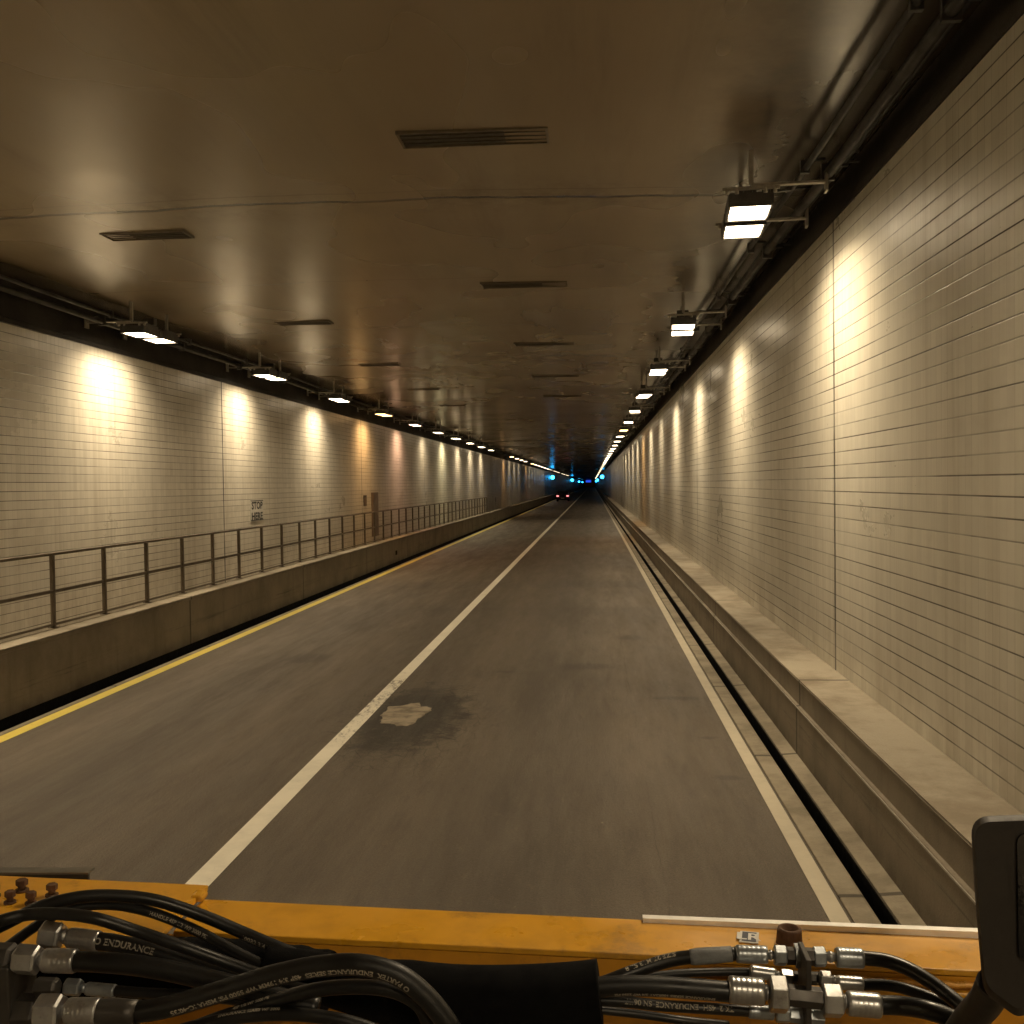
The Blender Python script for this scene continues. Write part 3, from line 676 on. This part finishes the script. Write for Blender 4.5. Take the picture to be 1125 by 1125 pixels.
hose([(960, 1104, 1.17), (990, 1105, 1.165), (1020, 1110, 1.15), (1050, 1121, 1.14), (1090, 1142, 1.12)], 20, 'lowest thick hose with long zinc collar right of the bulkhead plate',
     [('nut', (903, 1099, 1.17), (925, 1100, 1.17), 34), ('neck', (924, 1100, 1.17), (932, 1101, 1.17), 16), ('crimp', (930, 1102, 1.17), (967, 1105, 1.17), 26)])
# bulkhead plate with its bodies
c0 = at(884, 1080, 1.19)
bp = empty('bulkhead_bracket', tuple(c0), label='upright black plate carrying zinc hose fittings on both sides', cat='bracket')
MB().obox(c0-Vector((0, 0, .015)), Vector((1, 0, 0)), Vector((0, 1, 0)), Vector((0, 0, 1)), .0030, .024, .052).build('plate', STEEL, bp, bevel=.001)
def body(pa, pb, d, mat=STEEL):
    a, b_ = at(*pa), at(*pb); MB().lathe(a, b_-a, [(0, d/2*pa[2]/F), ((b_-a).length, d/2*pa[2]/F)], 6, smooth=False).build('union_body', mat, bp, bevel=.0006)
body((864, 1050, 1.21), (895, 1051, 1.21), 19); body((873, 1050, 1.21), (881, 1050, 1.21), 26, ZINCB)
body((865, 1093, 1.17), (903, 1097, 1.17), 23); body((870, 1074, 1.22), (900, 1075, 1.22), 14); body((867, 1114, 1.19), (905, 1117, 1.19), 18, ZINCB)

# black fabric sleeve bundle in the middle
sl = [at(*p) for p in [(668, 1092, 1.17), (640, 1094, 1.17), (560, 1099, 1.17), (470, 1095, 1.18), (400, 1085, 1.19), (330, 1068, 1.2), (290, 1056, 1.2)]]
pth = spline(sl, 10)
def slr(i):
    f = i/(len(pth)-1); return .037*(1-.5*max(0, (f-.55)/.45))*(1+.012*math.sin(i*.41))
MB().tube(pth[4:], .04, 28, rf=lambda i: slr(i+4)).build('hose_sleeve', RUBD, label='wide black fabric sleeve wrapped round the hoses at the beam middle', cat='sleeve')

sl = [at(*p) for p in [(360, 1080, 1.22), (300, 1070, 1.23), (230, 1064, 1.235), (170, 1066, 1.235), (110, 1072, 1.235), (50, 1082, 1.235), (-20, 1090, 1.235)]]
MB().tube(spline(sl, 8), .034, 24, rf=lambda i: .036*(1+.03*math.sin(i*1.7))).build('hose_sleeve', RUBD, label='black wrapped bundle lying behind the left zinc fittings', cat='sleeve')
# left group
hose([(-25, 1030, 1.16), (10, 1013, 1.17), (45, 996, 1.18), (85, 986, 1.19), (125, 984, 1.20), (170, 989, 1.21), (220, 1005, 1.22), (270, 1026, 1.22), (310, 1043, 1.21), (350, 1060, 1.2)], 14.5, 'uppermost black hose arching over the left plate',
     textspec=('100R2 3/4 WP 2250', .76, .008, .75, 1))
hose([(-20, 1060, 1.18), (8, 1040, 1.18), (45, 1014, 1.19), (80, 998, 1.20), (120, 994, 1.21), (165, 1002, 1.21), (215, 1022, 1.21), (260, 1046, 1.2), (310, 1070, 1.19)], 12, 'second arching black hose just inside the uppermost one',
     textspec=('HANDLE 4SP 1/2 WP 3000 PSI', .55, .006, .2, 1))
hose([(-30, 1026, 1.12), (0, 1012, 1.12), (30, 1005, 1.13), (65, 1004, 1.13), (105, 1009, 1.13), (150, 1023, 1.14), (200, 1040, 1.14), (250, 1058, 1.15), (310, 1080, 1.15)], 14, 'third black hose crossing low above the upper left fitting')
hose([(100, 1033, 1.17), (130, 1037, 1.17), (170, 1046, 1.17), (220, 1062, 1.17), (280, 1080, 1.17), (340, 1092, 1.16)], 20, 'black hose leaving the upper left zinc fitting',
     [('nut', (46, 1026, 1.17), (68, 1029, 1.17), 30), ('neck', (66, 1028, 1.17), (77, 1029, 1.17), 17), ('crimp', (75, 1030, 1.17), (109, 1034, 1.17), 23)], textspec=('O ENDURANCE', .03, .010, 0, 1))
hose([(80, 1056, 1.12), (110, 1057, 1.12), (160, 1062, 1.12), (220, 1074, 1.12), (290, 1092, 1.12), (350, 1108, 1.12)], 23, 'thick black hose leaving the middle left zinc fitting',
     [('nut', (18, 1053, 1.12), (43, 1055, 1.12), 33), ('neck', (41, 1054, 1.12), (51, 1055, 1.12), 16), ('crimp', (48, 1055, 1.12), (84, 1056, 1.12), 27)])
hose([(122, 1088, 1.16), (160, 1091, 1.16), (220, 1094, 1.16), (300, 1104, 1.15)], 12, 'thin black hose leaving the small dull left fitting',
     [('nut', (72, 1084, 1.16), (89, 1085, 1.16), 19, ZINCB), ('neck', (88, 1085, 1.16), (97, 1086, 1.16), 10, ZINCB), ('crimp', (95, 1086, 1.16), (127, 1089, 1.16), 15, ZINCB)])
# large printed hose looping to the right
hose([(150, 1112, 1.08), (185, 1106, 1.08), (240, 1090, 1.08), (300, 1072, 1.08), (350, 1062, 1.08), (395, 1060, 1.08), (435, 1070, 1.08), (465, 1092, 1.08), (490, 1122, 1.08), (505, 1150, 1.08)], 24, 'thick printed black hose looping from the lower left fitting to the picture bottom',
     [('nut', (42, 1111, 1.08), (69, 1111, 1.08), 38), ('neck', (67, 1111, 1.08), (77, 1111, 1.08), 18), ('crimp', (74, 1111, 1.08), (110, 1111, 1.08), 30), ('wrap', (109, 1112, 1.08), (152, 1113, 1.08), 31, STEEL)],
     textspec=('O PARTEK  ENDURANCE SERIES  4SP 3/4 19MM WP 5500 PSI MSHA IC-40/35', .79, .0082, .72, -1))
hose([(200, 1134, 1.12), (250, 1116, 1.11), (300, 1100, 1.11), (345, 1088, 1.10), (390, 1084, 1.1), (430, 1088, 1.1), (458, 1102, 1.1), (470, 1122, 1.1), (474, 1145, 1.1)], 16, 'black hose nested just under the thick printed loop',
     textspec=('4SP 1/2 WP 5000 PSI', .22, .005, -.75, 1))
hose([(150, 1150, 1.1), (200, 1132, 1.1), (260, 1118, 1.1), (310, 1114, 1.1), (360, 1118, 1.1), (400, 1128, 1.1), (440, 1145, 1.1)], 15, 'lowest black hose arching at the picture bottom below the loop',
     textspec=('ENDURANCE SERIES WP 3000', .33, .0052, -.8, 1))
# manifold and steel behind the left fittings
m0 = at(6, 1092, 1.14)
mf = empty('valve_manifold', tuple(m0), label='dark steel valve block at the lower left corner feeding the fittings', cat='valve')
MB().obox(m0, Vector((1, 0, 0)), Vector((0, 1, 0)), Vector((0, 0, 1)), .022, .03, .045).build('block', STEEL, mf, bevel=.003)
for (px, py, d) in ((-8, 1053, 36), (20, 1111, 40), (40, 1084, 22)):
    a = at(px, py, 1.13); MB().lathe(a, (1, 0, 0), [(0, d/2*1.13/F), (.022, d/2*1.13/F), (.026, d/2.4*1.13/F)], 6, smooth=False).build('port', STEEL, mf, bevel=.001)
MB().obox(at(24, 1115, 1.16), Vector((1, 0, 0)), Vector((0, 1, 0)), Vector((0, 0, 1)), .0025, .03, .022).build('port_tab', YEL, mf)

# bolts and dark plate on the left
pl = at(40, 984, 1.36)
t = empty('steel_plate', tuple(at(20, 975, 1.43)), label='flat dark steel plate standing behind the bolts at the left', cat='plate')
ca = at(25, 970, 1.44); dxl = (at(98, 969, 1.44)-at(0, 969, 1.44)).normalized()
rr = at(98, 969, 1.44); ll = at(-40, 966, 1.44); mid = (rr+ll)/2
MB().obox(mid-Vector((0, 0, .002)), dxl, Vector((0, 1, 0)), Vector((0, 0, 1)), (rr-ll).length/2, .003, .012).build('upright', STEEL, t, bevel=.001)
MB().obox(mid+Vector((0, .007, .0115)), dxl, Vector((0, 1, 0)), Vector((0, 0, 1)), (rr-ll).length/2, .010, .0015).build('top_leaf', simple('pale_steel', (.17, .16, .14), .45, .5), t)  # top coloured paler than the upright
ztop = lfc-upb*.0  # plane of the left plate
def onplate(px, py):
    d = M3 @ Vector((px-562.5, -(py-562.5), -F)); k = ((lfc-EYE).dot(upb))/d.dot(upb); return EYE+d*k
for i, (px, py, d, lab) in enumerate([(57, 984, 13, 'rusty bolt nearest the dark plate end'), (34, 993, 12, 'rusty bolt in the front row, right one'), (11, 992, 12, 'rusty bolt in the front row, left one'), (24, 979, 14, 'wide rusty bolt head behind the front row'), (-6, 985, 12, 'rusty bolt cut by the left picture edge')]):
    p = onplate(px, py); r = d/2*1.33/F
    b = MB().lathe(p, upb, [(0, r*1.15), (.0025, r*1.15)], 20); b.lathe(p+upb*.0026, upb, [(0, r*.62), (.006, r*.62)], 16); b.lathe(p+upb*.0087, upb, [(0, r), (.007, r), (.0078, r*.85)], 6, smooth=False, rot=i)
    b.build('bolt', RUST, label=lab, cat='bolt', group='rusty bolts on the yellow plate')

# mirror at the right edge
mc = at(1104, 985, 1.0)
mt = empty('truck_mirror', tuple(mc), label='tall rounded dark mirror housing at the right edge', cat='mirror')
def rounded(poly_px, Y, th, rad=10):
    pts = []
    n = len(poly_px)
    for i in range(n):
        p0, p1, p2 = [Vector(poly_px[(i+k) % n]) for k in (-1, 0, 1)]
        r_ = p1.z if len(p1) > 2 else rad
        a = Vector(p1[:2]); d0 = (Vector(p0[:2])-a).normalized(); d2 = (Vector(p2[:2])-a).normalized()
        s_, e_ = a+d0*r_, a+d2*r_
        for k in range(7):
            q = k/6; pts.append((s_*(1-q)**2+a*2*q*(1-q)+e_*q*q))
    return pts
P = rounded([(1066, 897, 22), (1175, 893, 22), (1180, 1075, 30), (1120, 1120, 12), (1080, 1090, 14), (1071, 985, 30)], 1.0, .06)
b = MB(); n = len(P); lay = [(1.0, .0, .93), (1.0, .008, 1.0), (1.0, .055, 1.0), (1.0, .075, .88)]
cen = Vector((1122, 990)); vs = []
for _, dy, s_ in lay:
    for p in P:
        q = cen+(p-cen)*s_; v = at(q.x, q.y, 1.0); vs.append(EYE+(v-EYE)*(1+dy))
fs = [(k*n+i, k*n+(i+1) % n, (k+1)*n+(i+1) % n, (k+1)*n+i) for k in range(len(lay)-1) for i in range(n)]
b.add(vs, fs, 0, True); b.add(vs[:n], [tuple(range(n))]); b.add(vs[-n:], [tuple(reversed(range(n)))])
b.build('housing', MIRR, mt)
MB().tube(spline([at(1092, 1080, 1.04), at(1083, 1100, 1.06), at(1066, 1120, 1.09), at(1045, 1150, 1.12)], 6), .016, 14).build('arm', MIRR, mt)
Pg = rounded([(1116, 915, 12), (1170, 913, 12), (1172, 1060, 12), (1118, 1055, 12)], 1.0, .01)
b = MB(); n = len(Pg); vs = [at(p.x, p.y, 1.0)+Vector((0, d, 0)) for d in (-.003, -.0005) for p in Pg]
b.add(vs, [tuple(range(n)), tuple(n+i for i in reversed(range(n)))]+[(i, (i+1) % n, n+(i+1) % n, n+i) for i in range(n)]).build('glass', simple('mirror_glass', (.01, .01, .011), .08, 0, .5), mt)

# ------------------------------------------------------------------ world and render settings
wd = bpy.data.worlds.new('World'); sc.world = wd; wd.use_nodes = True
nt = wd.node_tree; sky = nt.nodes.new('ShaderNodeTexSky'); sky.sky_type = 'NISHITA'; sky.sun_disc = False; sky.sun_elevation = math.radians(-4); sky.sun_rotation = 0
nt.links.new(sky.outputs[0], nt.nodes['Background'].inputs[0]); nt.nodes['Background'].inputs[1].default_value = .05
sc.view_settings.view_transform = 'Standard'; sc.view_settings.look = 'None'; sc.view_settings.exposure = 0; sc.view_settings.gamma = 1
sc.render.engine = 'CYCLES'; cy = sc.cycles
cy.use_denoising = True; cy.adaptive_threshold = .02; cy.max_bounces = 7; cy.diffuse_bounces = 4; cy.glossy_bounces = 4; cy.sample_clamp_indirect = 6; cy.use_light_tree = True; cy.caustics_reflective = True
cy.blur_glossy = .5
